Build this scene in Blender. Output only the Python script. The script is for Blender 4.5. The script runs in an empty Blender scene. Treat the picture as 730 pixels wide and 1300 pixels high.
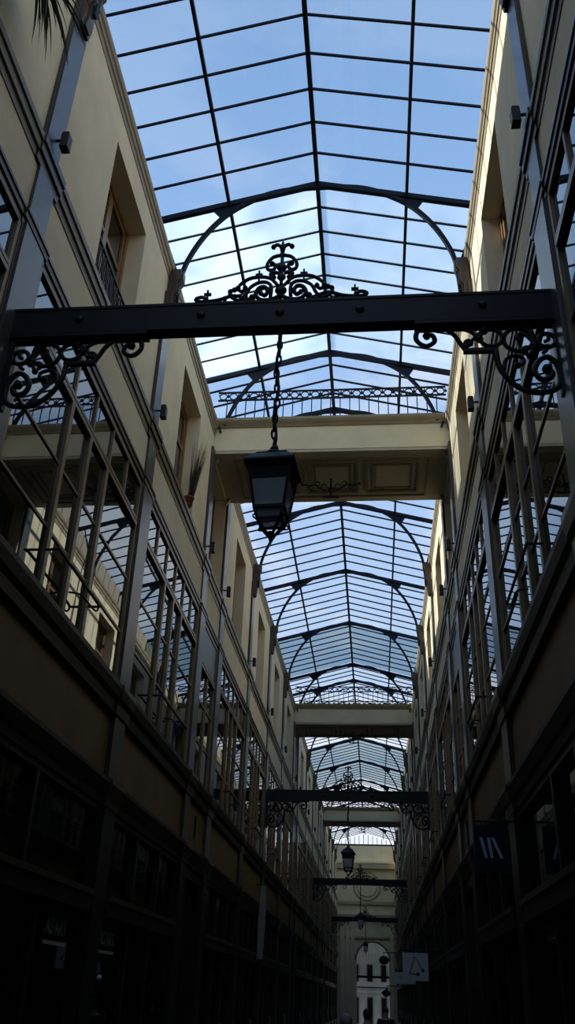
import bpy, math, random
from mathutils import Vector, Matrix
random.seed(7)
SC = bpy.context.scene
COL = SC.collection
PI = math.pi

# ------------------------------------------------------------------ materials
def mat(name, col, rough=.6, spec=.5, ior=1.45, metal=0., var=0., vscale=3., bump=0., bscale=30., coat=0.):
    m = bpy.data.materials.new(name); m.use_nodes = True
    nt = m.node_tree; p = nt.nodes['Principled BSDF']
    p.inputs['Base Color'].default_value = (*col, 1)
    p.inputs['Roughness'].default_value = rough
    p.inputs['Specular IOR Level'].default_value = spec
    p.inputs['IOR'].default_value = ior
    p.inputs['Metallic'].default_value = metal
    if coat: p.inputs['Coat Weight'].default_value = coat; p.inputs['Coat Roughness'].default_value = .12
    if var or bump:
        tc = nt.nodes.new('ShaderNodeTexCoord')
    if var:
        n = nt.nodes.new('ShaderNodeTexNoise'); n.inputs['Scale'].default_value = vscale
        n.inputs['Detail'].default_value = 6; n.inputs['Roughness'].default_value = .62
        nt.links.new(tc.outputs['Object'], n.inputs['Vector'])
        r = nt.nodes.new('ShaderNodeValToRGB')
        r.color_ramp.elements[0].position = .3; r.color_ramp.elements[1].position = .72
        r.color_ramp.elements[0].color = (*[c*(1-var) for c in col], 1)
        r.color_ramp.elements[1].color = (*[min(1, c*(1+var)) for c in col], 1)
        nt.links.new(n.outputs['Fac'], r.inputs['Fac']); nt.links.new(r.outputs['Color'], p.inputs['Base Color'])
    if bump:
        n2 = nt.nodes.new('ShaderNodeTexNoise'); n2.inputs['Scale'].default_value = bscale; n2.inputs['Detail'].default_value = 3
        b = nt.nodes.new('ShaderNodeBump'); b.inputs['Strength'].default_value = bump; b.inputs['Distance'].default_value = .02
        nt.links.new(tc.outputs['Object'], n2.inputs['Vector']); nt.links.new(n2.outputs['Fac'], b.inputs['Height'])
        nt.links.new(b.outputs['Normal'], p.inputs['Normal'])
    return m

def clear_glass(name, tint=(.94, .96, .98), gloss=.06, haze=0., frost=0.):
    m = bpy.data.materials.new(name); m.use_nodes = True
    nt = m.node_tree; nt.nodes.clear()
    out = nt.nodes.new('ShaderNodeOutputMaterial')
    t = nt.nodes.new('ShaderNodeBsdfTransparent'); t.inputs['Color'].default_value = (*tint, 1)
    g = nt.nodes.new('ShaderNodeBsdfGlossy'); g.inputs['Roughness'].default_value = .03
    mx = nt.nodes.new('ShaderNodeMixShader'); mx.inputs['Fac'].default_value = gloss
    nt.links.new(t.outputs[0], mx.inputs[1]); nt.links.new(g.outputs[0], mx.inputs[2])
    last = mx
    if haze:
        tr = nt.nodes.new('ShaderNodeBsdfTranslucent'); tr.inputs['Color'].default_value = (.72, .8, .86, 1)
        tc = nt.nodes.new('ShaderNodeTexCoord'); n = nt.nodes.new('ShaderNodeTexNoise'); n.inputs['Scale'].default_value = .9
        mr = nt.nodes.new('ShaderNodeMapRange'); mr.inputs['From Min'].default_value = .3; mr.inputs['From Max'].default_value = .7
        mr.inputs['To Min'].default_value = haze*.4; mr.inputs['To Max'].default_value = haze*1.4
        nt.links.new(tc.outputs['Object'], n.inputs['Vector']); nt.links.new(n.outputs['Fac'], mr.inputs['Value'])
        m2 = nt.nodes.new('ShaderNodeMixShader'); nt.links.new(mr.outputs[0], m2.inputs['Fac'])
        df = nt.nodes.new('ShaderNodeBsdfDiffuse'); df.inputs['Color'].default_value = (.72, .8, .86, 1)
        m3 = nt.nodes.new('ShaderNodeMixShader'); m3.inputs['Fac'].default_value = frost
        nt.links.new(tr.outputs[0], m3.inputs[1]); nt.links.new(df.outputs[0], m3.inputs[2])
        nt.links.new(last.outputs[0], m2.inputs[1]); nt.links.new(m3.outputs[0], m2.inputs[2]); last = m2
    nt.links.new(last.outputs[0], out.inputs['Surface'])
    return m

M = {}
M['cream'] = mat('cream_paint', (.77, .665, .455), .75, .3, var=.10, vscale=1.6, bump=.08, bscale=40)
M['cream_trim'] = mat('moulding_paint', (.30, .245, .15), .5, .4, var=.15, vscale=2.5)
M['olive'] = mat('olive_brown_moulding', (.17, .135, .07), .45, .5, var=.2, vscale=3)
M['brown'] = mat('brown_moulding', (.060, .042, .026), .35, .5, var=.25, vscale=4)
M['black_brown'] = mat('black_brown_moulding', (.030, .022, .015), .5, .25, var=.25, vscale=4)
M['wood'] = mat('brown_window_wood', (.26, .175, .09), .38, .5, var=.25, vscale=6)
M['orange_wood'] = mat('varnished_orange_wood', (.24, .13, .055), .4, .5, var=.25, vscale=7)
M['panel'] = mat('tan_fascia_panel', (.18, .11, .042), .6, .3, var=.2, vscale=1.5)
M['slate'] = mat('slate_painted_metal', (.068, .068, .074), .36, .5, ior=1.5, var=.12, vscale=5, coat=.12)
M['shopwood'] = mat('dark_shop_woodwork', (.018, .014, .010), .4, .4, var=.3, vscale=5)
M['iron'] = mat('black_painted_iron', (.006, .009, .016), .5, .3, var=.3, vscale=12)
M['bar'] = mat('blue_black_iron', (.006, .010, .022), .55, .2)
M['glass'] = mat('dark_window_glass', (.006, .008, .009), .012, .5, ior=2.35, bump=.018, bscale=1.3)
M['glass'].node_tree.nodes['Principled BSDF'].inputs['Specular Tint'].default_value = (.80, .93, 1.0, 1)
M['shopglass'] = mat('shop_window_glass', (.003, .004, .004), .02, .5, ior=1.7, bump=.03, bscale=1.5)
M['roofglass'] = clear_glass('roof_glass')
M['hazeglass'] = clear_glass('weathered_roof_glass', (.90, .94, .96), .06, .26)
M['dirtyglass'] = clear_glass('grimy_roof_glass', (.60, .67, .71), .06)
M['lampglass'] = clear_glass('lantern_glass', (.95, .96, .98), .07, .62, .6)
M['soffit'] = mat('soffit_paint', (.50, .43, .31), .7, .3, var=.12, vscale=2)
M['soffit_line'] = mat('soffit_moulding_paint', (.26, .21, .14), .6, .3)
M['floor'] = mat('stone_paving', (.10, .095, .085), .45, .4, var=.25, vscale=2)
M['zinc'] = mat('grey_zinc', (.25, .27, .29), .45, .5)
M['dark'] = mat('black_plastic', (.012, .012, .013), .45, .4)
M['leaf'] = mat('green_leaf', (.035, .07, .018), .55, .4, var=.35, vscale=8)
M['dry'] = mat('dry_stalk', (.055, .043, .028), .8, .2, var=.3, vscale=8)
M['terracotta'] = mat('terracotta', (.25, .10, .05), .8, .2)
M['navy'] = mat('navy_sign_paint', (.008, .014, .030), .4, .4)
M['paleink'] = mat('pale_blue_lettering', (.42, .50, .60), .5, .3)
M['white'] = mat('white_sign_paint', (.50, .54, .55), .6, .3)
M['linen'] = mat('grey_linen', (.26, .25, .22), .9, .1)
M['greyhair'] = mat('grey_hair', (.22, .21, .2), .6, .3)
M['ink'] = mat('dark_ink', (.03, .035, .05), .6, .3)
M['letter'] = mat('grey_white_lettering', (.45, .48, .47), .6, .3)
M['stone'] = mat('pale_stone', (.70, .62, .40), .8, .2, var=.12, vscale=1.2)
M['stone_dark'] = mat('dark_moulding_stone', (.42, .36, .22), .8, .2)  # deeper tone of the pale stone, used on the mouldings
M['facade'] = mat('street_facade', (.13, .135, .125), .8, .2, var=.2, vscale=1.5)
M['skin'] = mat('skin', (.50, .33, .24), .55, .4)
M['hair'] = mat('dark_hair', (.025, .018, .012), .5, .4)
M['coat'] = mat('dark_coat', (.02, .02, .025), .8, .2)
M['shirt'] = mat('pale_shirt', (.45, .47, .45), .8, .2)
M['trousers'] = mat('dark_trousers', (.03, .03, .04), .8, .2)
M['brick'] = mat('upstand_and_shade_wall', (.33, .29, .23), .85, .2)

# ------------------------------------------------------------------ mesh builder
class MB:
    def __init__(s): s.v = []; s.f = []; s.mi = []; s.sm = []; s.mats = []
    def _m(s, m):
        if m not in s.mats: s.mats.append(m)
        return s.mats.index(m)
    def add(s, vs, fs, m, smooth=False):
        b = len(s.v); s.v += [tuple(v) for v in vs]; k = s._m(m)
        for f in fs: s.f.append([b+i for i in f]); s.mi.append(k); s.sm.append(smooth)
        return s
    def box(s, x0, x1, y0, y1, z0, z1, m):
        x0, x1 = min(x0, x1), max(x0, x1); y0, y1 = min(y0, y1), max(y0, y1); z0, z1 = min(z0, z1), max(z0, z1)
        vs = [(x, y, z) for z in (z0, z1) for y in (y0, y1) for x in (x0, x1)]
        return s.add(vs, [(0, 2, 3, 1), (4, 5, 7, 6), (0, 1, 5, 4), (2, 6, 7, 3), (0, 4, 6, 2), (1, 3, 7, 5)], m)
    def prism(s, pts, a0, a1, axis, m, smooth=False):
        # pts: closed outline; axis 'y': pts are (x, z); axis 'x': (y, z); axis 'z': (x, y)
        def P(p, a):
            return {'y': (p[0], a, p[1]), 'x': (a, p[0], p[1]), 'z': (p[0], p[1], a)}[axis]
        n = len(pts); vs = [P(p, a0) for p in pts]+[P(p, a1) for p in pts]
        fs = [tuple(range(n))[::-1], tuple(range(n, 2*n))]+[(i, (i+1) % n, n+(i+1) % n, n+i) for i in range(n)]
        return s.add(vs, fs, m, smooth)
    def tube(s, path, r, m, k=6, closed=False, flat=None):
        P = [Vector(p) for p in path]; n = len(P); vs = []; fs = []
        R = r if isinstance(r, (list, tuple)) else [r]*n
        up = None
        for i, p in enumerate(P):
            a = P[i-1] if (i or closed) else P[i]; b = P[(i+1) % n] if (i < n-1 or closed) else P[i]
            t = (b-a); t = t.normalized() if t.length > 1e-9 else Vector((0, 0, 1))
            if up is None:
                up = Vector((0, 1, 0)) if abs(t.y) < .9 else Vector((1, 0, 0))
            u = (up-t*up.dot(t))
            u = u.normalized() if u.length > 1e-6 else t.orthogonal().normalized()
            up = u; w = t.cross(u)
            for j in range(k):
                th = 2*PI*(j+.5)/k
                vs.append(p+(u*math.cos(th)*(flat or 1)+w*math.sin(th))*R[i])
        m_ = n if closed else n-1
        for i in range(m_):
            for j in range(k):
                a, b = i*k, ((i+1) % n)*k
                fs.append((a+j, a+(j+1) % k, b+(j+1) % k, b+j))
        if not closed: fs += [tuple(range(k))[::-1], tuple(range((n-1)*k, n*k))]
        return s.add(vs, fs, m, k > 4)
    def lathe(s, prof, c, m, k=16, smooth=True):
        vs = [(c[0]+r*math.cos(2*PI*j/k), c[1]+r*math.sin(2*PI*j/k), c[2]+z) for r, z in prof for j in range(k)]
        fs = [(i*k+j, i*k+(j+1) % k, (i+1)*k+(j+1) % k, (i+1)*k+j) for i in range(len(prof)-1) for j in range(k)]
        fs += [tuple(range(k))[::-1], tuple(range((len(prof)-1)*k, len(prof)*k))]
        return s.add(vs, fs, m, smooth)
    def ball(s, c, r, m, k=10, sc=(1, 1, 1)):
        vs = [(c[0], c[1], c[2]-r*sc[2])]; h = k//2
        for i in range(1, h):
            a = -PI/2+PI*i/h
            for j in range(k):
                b = 2*PI*j/k
                vs.append((c[0]+r*sc[0]*math.cos(a)*math.cos(b), c[1]+r*sc[1]*math.cos(a)*math.sin(b), c[2]+r*sc[2]*math.sin(a)))
        vs.append((c[0], c[1], c[2]+r*sc[2])); e = len(vs)-1
        fs = [(0, 1+(j+1) % k, 1+j) for j in range(k)]
        for i in range(h-2):
            for j in range(k):
                a = 1+i*k; fs.append((a+j, a+(j+1) % k, a+k+(j+1) % k, a+k+j))
        a = 1+(h-2)*k; fs += [(e, a+j, a+(j+1) % k) for j in range(k)]
        return s.add(vs, fs, m, True)
    def build(s, name, parent=None):
        me = bpy.data.meshes.new(name); me.from_pydata(s.v, [], s.f)
        for m in s.mats: me.materials.append(M[m])
        me.polygons.foreach_set('material_index', s.mi); me.polygons.foreach_set('use_smooth', s.sm)
        me.update()
        o = bpy.data.objects.new(name, me); COL.objects.link(o)
        if parent is not None: o.parent = parent; o.location = -_wl(parent)
        return o
def _wl(o):
    v = Vector(o.location)
    while o.parent is not None: o = o.parent; v += Vector(o.location)
    return v
# (meshes are written in world coordinates; build() subtracts the parents' location)

def thing(name, label, cat, loc, group=None):
    o = bpy.data.objects.new(name, None); COL.objects.link(o); o.location = loc
    o.empty_display_size = .1
    o['label'] = label; o['category'] = cat
    if group: o['group'] = group
    return o
def tag(o, label, cat, group=None):
    o['label'] = label; o['category'] = cat
    if group: o['group'] = group
    return o
def struct(o): o['kind'] = 'structure'; return o
def copy_thing(root, loc, label, group=None):
    r = root.copy(); COL.objects.link(r); r.location = loc; r['label'] = label
    if group: r['group'] = group
    for ch in [c for c in root.children]:
        d = ch.copy(); COL.objects.link(d); d.parent = r
        for g in [c for c in ch.children]:
            e = g.copy(); COL.objects.link(e); e.parent = d
    return r
def smooth_path(pts, n=5, closed=False):
    P = [Vector(p) for p in pts]; out = []; L = len(P)
    for i in range(L if closed else L-1):
        p0 = P[(i-1) % L] if (closed or i) else P[0]; p1 = P[i]; p2 = P[(i+1) % L]
        p3 = P[(i+2) % L] if (closed or i+2 < L) else P[-1]
        for k in range(n):
            t = k/n
            out.append(.5*((2*p1)+(p2-p0)*t+(2*p0-5*p1+4*p2-p3)*t*t+(3*p1-p0-3*p2+p3)*t**3))
    if not closed: out.append(P[-1])
    return out
ORD = ['first', 'second', 'third', 'fourth', 'fifth', 'sixth', 'seventh', 'eighth', 'ninth', 'tenth', 'eleventh', 'twelfth',
       'thirteenth', 'fourteenth', 'fifteenth', 'sixteenth', 'seventeenth', 'eighteenth', 'nineteenth', 'twentieth']

# ------------------------------------------------------------------ layout
ST = [1.05, 5.05, 9.2, 13.15, 15.0, 18.95, 22.9, 26.9, 30.95, 32.8, 37.15, 41.4, 45.8, 50.3, 52.1, 56.2, 60.3, 64.5, 69.0]
NARROW = (3, 8, 13)                 # bays that carry a footbridge
Y0, Y1 = -5.0, 69.0
FZ = -.1
def X(s, u):                        # wall coordinate: u > 0 goes into the wall
    return -2.07-u if s < 0 else 2.0+u
SIDES = ((-1, 'left'), (1, 'right'))
BAYS = [(-5.0, 1.05)]+[(ST[i], ST[i+1]) for i in range(len(ST)-1)]

# floor
struct(MB().box(-2.7, 2.7, Y0, 76, FZ-.2, FZ, 'floor').build('floor'))

def mould(mb, s, prof, y0, y1, m):
    mb.prism([(X(s, u), z) for u, z in prof], y0, y1, 'y', m)
ENT = [(.10, 3.34), (.0, 3.34), (-.01, 3.42), (-.03, 3.44), (-.06, 3.54), (-.06, 3.58), (-.0, 3.62), (.10, 3.62)]
SILL = [(.10, 4.28), (.0, 4.28), (-.01, 4.38), (-.04, 4.43), (-.06, 4.52), (-.06, 4.57), (.0, 4.60), (.10, 4.60)]
C1 = [(.10, 7.08), (.035, 7.08), (.03, 7.13), (.012, 7.14), (.008, 7.19), (-.004, 7.20), (-.004, 7.23), (.04, 7.24), (.10, 7.24)]
C2 = [(.10, 7.84), (.04, 7.84), (.036, 7.92), (.015, 7.93), (.012, 8.02), (-.006, 8.03), (-.006, 8.10), (.035, 8.115), (.10, 8.12)]
TOP = [(.10, 10.62), (.07, 10.62), (.065, 10.70), (.05, 10.71), (.05, 10.78), (.03, 10.80), (.02, 10.84), (.02, 10.88), (.12, 10.90)]
def brk(prof, d): return [(u if u >= .1 else u-d, z) for u, z in prof]

ntrim = [0]
def trim(mb):
    ntrim[0] += 1
    return struct(mb.build('trim_%d' % ntrim[0]))

nwin = [0]
ndoor = [0]
for s, side in SIDES:
    # ---------------- wall shell
    w = MB()
    UW = .08                                    # upper wall plane
    for (a, b) in BAYS:
        narrow = (b-a) < 2.2
        dz = 0
        w.box(X(s, .05), X(s, .6), a, b, 3.6, 4.3, 'panel')
        w.box(X(s, .05), X(s, .6), a, b, 7.2, 7.86, 'cream')
        # upper wall around one opening
        c = (a+b)/2+(.08 if not narrow else .02); hw = .70
        if a < 0: c = -2
        o0, o1, oz0, oz1 = c-hw, c+hw, 8.24, 10.2
        w.box(X(s, UW), X(s, .5), o0, o1, 8.08, 8.24, 'cream')
        w.box(X(s, UW), X(s, .5), a, o0, 8.08, 10.88, 'cream')
        w.box(X(s, UW), X(s, .5), o1, b, 8.08, 10.88, 'cream')
        w.box(X(s, UW), X(s, .5), o0, o1, oz1, 10.88, 'cream')
        # solid backing behind the windows and shops
        w.box(X(s, .24), X(s, .6), a, b, FZ, 7.4, 'brown')
    w.box(X(s, .12), X(s, 1.0), Y0, Y1, 10.86, 10.90, 'zinc')
    w.box(X(s, .46), X(s, .58), Y0, Y1, 8.2, 11.93, 'brick')
    if s < 0: w.prism([(-5, 8.2), (9.4, 8.2), (9.4, 11.9), (8.9, 13.2), (7.0, 13.65), (-5, 13.85)], -3.5, -3.1, 'x', 'brick').prism([(22.5, 8.2), (69, 8.2), (69, 14.1), (23.6, 14.1), (22.5, 12.5)], -3.5, -3.1, 'x', 'brick')  # unseen party walls added beyond the eaves to shade the right wall
    struct(w.build('wall_'+side))
    # ---------------- string courses, cut at the pilasters where blocks step out
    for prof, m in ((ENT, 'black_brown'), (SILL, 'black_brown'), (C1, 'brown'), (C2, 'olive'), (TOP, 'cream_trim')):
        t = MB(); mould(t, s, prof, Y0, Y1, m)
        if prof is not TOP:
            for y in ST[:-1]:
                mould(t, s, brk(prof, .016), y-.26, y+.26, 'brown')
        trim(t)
    # ---------------- pilasters
    for y in ST[:-1]:
        p = MB()
        p.box(X(s, 0), X(s, .12), y-.20, y+.20, 4.6, 7.12, 'slate')
        p.box(X(s, .02), X(s, .12), y-.235, y+.235, 4.6, 7.12, 'brown')
        p.box(X(s, .0), X(s, .12), y-.20, y+.20, 3.6, 4.3, 'brown')
        p.box(X(s, -.01), X(s, .2), y-.2, y+.2, FZ, 3.36, 'shopwood')
        p.box(X(s, -.04), X(s, .2), y-.24, y+.24, FZ, .35, 'shopwood')
        p.box(X(s, .02), X(s, .12), y-.17, y+.17, 7.22, 7.85, 'slate')
        p.box(X(s, .035), X(s, .12), y-.15, y+.15, 8.1, 10.3, 'slate')
        p.box(X(s, .05), X(s, .12), y-.17, y+.17, 8.1, 10.3, 'brown')
        trim(p)
    # ---------------- upper recessed windows
    for i, (a, b) in enumerate(BAYS[1:]):
        narrow = (b-a) < 2.2
        c = (a+b)/2+(.08 if not narrow else .02); hw = .70
        xo, xi = X(s, .30), X(s, .38)
        nwin[0] += 1
        fr = MB()
        fr.box(xo, xi, c-hw, c-hw+.07, 8.24, 10.2, 'orange_wood').box(xo, xi, c+hw-.07, c+hw, 8.24, 10.2, 'orange_wood')
        fr.box(xo, xi, c-hw+.07, c+hw-.07, 10.13, 10.2, 'orange_wood').box(xo, xi, c-hw+.07, c+hw-.07, 8.24, 8.34, 'orange_wood')
        root = struct(fr.build('window_%d' % nwin[0]))
        for k in (-1, 1):
            sa = MB(); y0_, y1_ = (c-hw+.07, c) if k < 0 else (c, c+hw-.07)
            x2, x3 = X(s, .32), X(s, .37)
            sa.box(x2, x3, y0_, y0_+.06, 8.34, 10.13, 'orange_wood').box(x2, x3, y1_-.06, y1_, 8.34, 10.13, 'orange_wood')
            for z in (8.34, 9.45, 10.07): sa.box(x2, x3, y0_+.06, y1_-.06, z, z+.06, 'orange_wood')
            so = sa.build('sash', root)
            MB().box(X(s, .34), X(s, .35), y0_+.05, y1_-.05, 8.38, 10.09, 'glass').build('pane', so)
        if not (s < 0 and i == 1): continue
        g = MB()                                # low iron guard in the opening
        xg = X(s, .13)
        for z in (8.34, 8.78): g.box(xg-.012, xg+.012, c-hw, c+hw, z, z+.025, 'iron')
        n = 9
        for k in range(n):
            yy = c-hw+(k+.5)*2*hw/n
            g.tube([(xg, yy+.06*math.cos(t), 8.575+.19*math.sin(t)) for t in [2*PI*q/12 for q in range(12)]], .009, 'iron', 5, True)
            g.tube([(xg, yy, 8.36), (xg, yy, 8.79)], .007, 'iron', 4)
        g.build('guard_rail', root)
    # ---------------- first floor glazing
    for i, (a, b) in enumerate(BAYS[1:]):
        narrow = (b-a) < 2.2
        g0, g1 = a+.235, b-.235
        nwin[0] += 1
        xf0, xf1 = X(s, .028), X(s, .08)
        L = g1-g0
        fr = MB()
        zt = 6.55 if not narrow else 6.40
        fr.box(xf0, xf1, g0, g0+.05, 4.6, 7.12, 'wood').box(xf0, xf1, g1-.05, g1, 4.6, 7.12, 'wood')
        fr.box(xf0, xf1, g0+.05, g1-.05, 7.06, 7.12, 'wood').box(xf0, xf1, g0+.05, g1-.05, 4.59, 4.65, 'wood')
        fr.box(X(s, .018), xf1, g0+.05, g1-.05, zt-.045, zt+.0, 'wood').box(X(s, .028), xf1, g0+.05, g1-.05, zt+.035, zt+.07, 'wood').box(X(s, .04), xf1, g0+.05, g1-.05, zt, zt+.035, 'brown')
        root = struct(fr.build('window_%d' % nwin[0]))
        if narrow:
            MB().box(X(s, .04), X(s, .08), g0+.05, g1-.07, zt+.07, 7.05, 'slate').build('infill_panel', root)
            ml = MB()
            ym = (g0+g1)/2
            ml.box(xf0, xf1, ym-.03, ym+.03, 4.68, zt-.05, 'wood'); ml.build('mullion', root)
            for z in (5.2, 5.82): MB().box(X(s, .042), X(s, .075), g0+.05, g1-.05, z-.013, z+.013, 'wood').build('glazing_bar', root)
            MB().box(X(s, .056), X(s, .062), g0+.04, g1-.04, 4.63, zt-.03, 'glass').build('glass', root)
            continue
        ys = [g0+L*f for f in (.325, .484, .645)]
        for k, y in enumerate(ys):
            MB().box(X(s, .018), xf1, y-.036, y+.036, 4.65, zt-.045, 'wood').build('mullion', root)
        for k in range(1, 6):
            y = g0+L*k/6
            MB().box(X(s, .034), xf1, y-.018, y+.018, zt+.07, 7.06, 'wood').build('top_mullion', root)
        for z in (5.18, 5.82):
            MB().box(X(s, .042), X(s, .075), g0+.05, g1-.05, z-.013, z+.013, 'wood').build('glazing_bar', root)
        cuts = [g0+.05]+ys+[g1-.05]
        for k in range(4):
            # panes of old glass, each set a touch differently
            q = MB(); e = random.uniform(-.003, .003); e2 = random.uniform(-.003, .003)
            x_ = X(s, .056); d = .006
            y0_, y1_, z0_, z1_ = cuts[k], cuts[k+1], 4.66, zt-.03
            vs = [(x_+e, y0_, z0_), (x_-e, y1_, z0_), (x_-e+e2, y1_, z1_), (x_+e+e2, y0_, z1_)]
            sg = -1 if s < 0 else 1
            vs += [(v[0]+sg*d, v[1], v[2]) for v in vs]
            q.add(vs, [(0, 1, 2, 3), (7, 6, 5, 4), (0, 4, 5, 1), (1, 5, 6, 2), (2, 6, 7, 3), (3, 7, 4, 0)], 'glass')
            q.build('pane', root)
        MB().box(X(s, .056), X(s, .062), g0+.04, g1-.04, zt+.05, 7.08, 'glass').build('top_glass', root)
        r = MB()                                # bent guard rod across the casements
        xr = X(s, -.09)
        y0_, y1_ = ys[0]-.03, ys[2]+.03
        for z in (4.96,):
            r.tube(smooth_path([(X(s, .03), y0_, z), (xr, y0_, z), (xr, y0_+.06, z+.01), (xr, (y0_+y1_)/2, z+.01), (xr, y1_-.06, z+.01), (xr, y1_, z), (X(s, .03), y1_, z)], 3), .013, 'iron', 6)
        ym = (ys[0]+ys[2])/2
        r.tube(smooth_path([(X(s, .0), ym, 4.84), (xr, ym+.05, 4.84), (xr, ym+.25, 4.86), (xr, y1_-.08, 4.88), (xr, y1_, 4.95)], 3), .010, 'iron', 6)
        r.build('guard_rod', root)

# ------------------------------------------------------------------ ground floor shopfronts
shop_i = {-1: 0, 1: 0}
for s, side in SIDES:
    for i, (a, b) in enumerate(BAYS[1:]):
        narrow = (b-a) < 2.2
        g0, g1 = a+.2, b-.2; L = g1-g0
        if narrow:
            ndoor[0] += 1
            d = MB()
            d.box(X(s, .03), X(s, .14), g0, g0+.10, FZ, 3.36, 'shopwood').box(X(s, .03), X(s, .14), g1-.10, g1, FZ, 3.36, 'shopwood')
            d.box(X(s, .03), X(s, .14), g0+.1, g1-.1, 3.18, 3.36, 'shopwood')
            d.box(X(s, .12), X(s, .2), g0+.1, g1-.1, FZ, 3.18, 'dark')
            for k in (0, 1):
                for (z0, z1) in ((.15, .9), (1.05, 2.2), (2.35, 3.0)):
                    y0_ = g0+.1+k*(L-.2)/2
                    d.box(X(s, .10), X(s, .125), y0_+.09, y0_+(L-.2)/2-.09, z0, z1, 'shopwood')
            o = struct(d.build('door_%d' % ndoor[0]))
            MB().ball((X(s, .08), (g0+g1)/2+.06, 1.0), .03, 'zinc').build('door_knob', o)
            continue
        if a < 4 and True:
            pass
        n = shop_i[s]; shop_i[s] += 1
        t = thing('shopfront', 'dark wooden shopfront with tall glazing, %s from the near end, %s side' % (ORD[n], side), 'shop front',
                  (X(s, .03), (a+b)/2, FZ), 'shop fronts of the arcade')
        f = MB()
        x0, x1 = X(s, .02), X(s, .14)
        f.box(x0, x1, g0, g0+.09, FZ, 3.36, 'shopwood').box(x0, x1, g1-.09, g1, FZ, 3.36, 'shopwood')
        f.box(x0, x1, g0+.09, g1-.09, 3.28, 3.36, 'shopwood')
        f.box(X(s, -.02), x1, g0+.09, g1-.09, 2.36, 2.50, 'shopwood').box(X(s, -.04), x1, g0+.09, g1-.09, 2.50, 2.55, 'brown')
        f.build('frame', t)
        f = MB()
        f.box(X(s, .0), x1, g0+.09, g0+L*.62, FZ, .55, 'shopwood')
        for k in range(2):
            y0_ = g0+.2+k*(L*.62-.2)/2
            f.box(X(s, -.015), x1, y0_, y0_+(L*.62-.5)/2, .05, .45, 'shopwood')
        f.build('stall_riser', t)
        nm = 3 if i % 2 else 2
        for k in range(1, nm+1):
            y = g0+L*k/(nm+1)
            if i == 1 and k == 3: continue
            MB().box(x0, x1, y-.035, y+.035, 2.55, 3.28, 'shopwood').build('top_mullion', t)
        MB().box(X(s, .09), X(s, .097), g0+.07, g1-.07, 2.53, 3.30, 'shopglass').build('transom_glass', t)
        for fr_ in (.33, .62):
            MB().box(x0, x1, g0+L*fr_-.04, g0+L*fr_+.04, FZ, 2.36, 'shopwood').build('post', t)
        MB().box(X(s, .09), X(s, .097), g0+.07, g0+L*.62, .55, 2.38, 'shopglass').build('display_glass', t)
        dr = MB(); y0_, y1_ = g0+L*.62+.05, g1-.1
        dr.box(X(s, .05), x1, y0_, y0_+.09, FZ+.01, 2.35, 'shopwood').box(X(s, .05), x1, y1_-.09, y1_, FZ+.01, 2.35, 'shopwood')
        for z0, z1 in ((FZ+.01, .6), (2.25, 2.35)): dr.box(X(s, .05), x1, y0_+.09, y1_-.09, z0, z1, 'shopwood')
        do = dr.build('door', t)
        MB().box(X(s, .09), X(s, .097), y0_+.08, y1_-.08, .58, 2.27, 'shopglass').build('door_glass', do)
        MB().tube([(X(s, .05), y0_+.045, .95), (X(s, -.02), y0_+.045, .97), (X(s, -.02), y0_+.045, 1.25), (X(s, .05), y0_+.045, 1.27)], .012, 'zinc', 6).build('handle', do)
        if s < 0 and i == 1:
            first_shop = t

def lettering(body, size, loc, rot, m, parent, name='lettering', ext=.004):
    cu = bpy.data.curves.new('t', 'FONT'); cu.body = body; cu.size = size; cu.extrude = ext
    cu.align_x = 'CENTER'; cu.align_y = 'CENTER'
    tmp = bpy.data.objects.new('t', cu); COL.objects.link(tmp)
    bpy.context.view_layer.update()
    me = bpy.data.meshes.new_from_object(tmp.evaluated_get(bpy.context.evaluated_depsgraph_get()))
    bpy.data.objects.remove(tmp); bpy.data.curves.remove(cu)
    me.materials.clear(); me.materials.append(M[m])
    me.transform(Matrix.Translation(Vector(loc)) @ rot.to_matrix().to_4x4())
    o = bpy.data.objects.new(name, me); COL.objects.link(o)
    o.parent = parent; o.location = -_wl(parent)
    return o
from mathutils import Euler
RL = Euler((PI/2, 0, PI/2))          # upright text read from the passage on the left wall
shops_left = [o for o in bpy.data.objects if o.name.startswith('shopfront') and o.parent is None and o.location.x < 0]
shops_left.sort(key=lambda o: o.location.y)
for t, yc in ((shops_left[1], 8.32), (shops_left[2], 9.98)):
    l = lettering("AS'ART", .185, (X(-1, .085), yc, 2.17), RL, 'letter', t)
    MB().box(X(-1, .083), X(-1, .089), yc-.30, yc+.30, 2.035, 2.065, 'letter').build('underline', t)
MB().ball((X(-1, -.03), 9.45, 1.81), .028, 'white').build('bright_spot', shops_left[2])  # white ball standing in for a small bright spot of light

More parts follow.
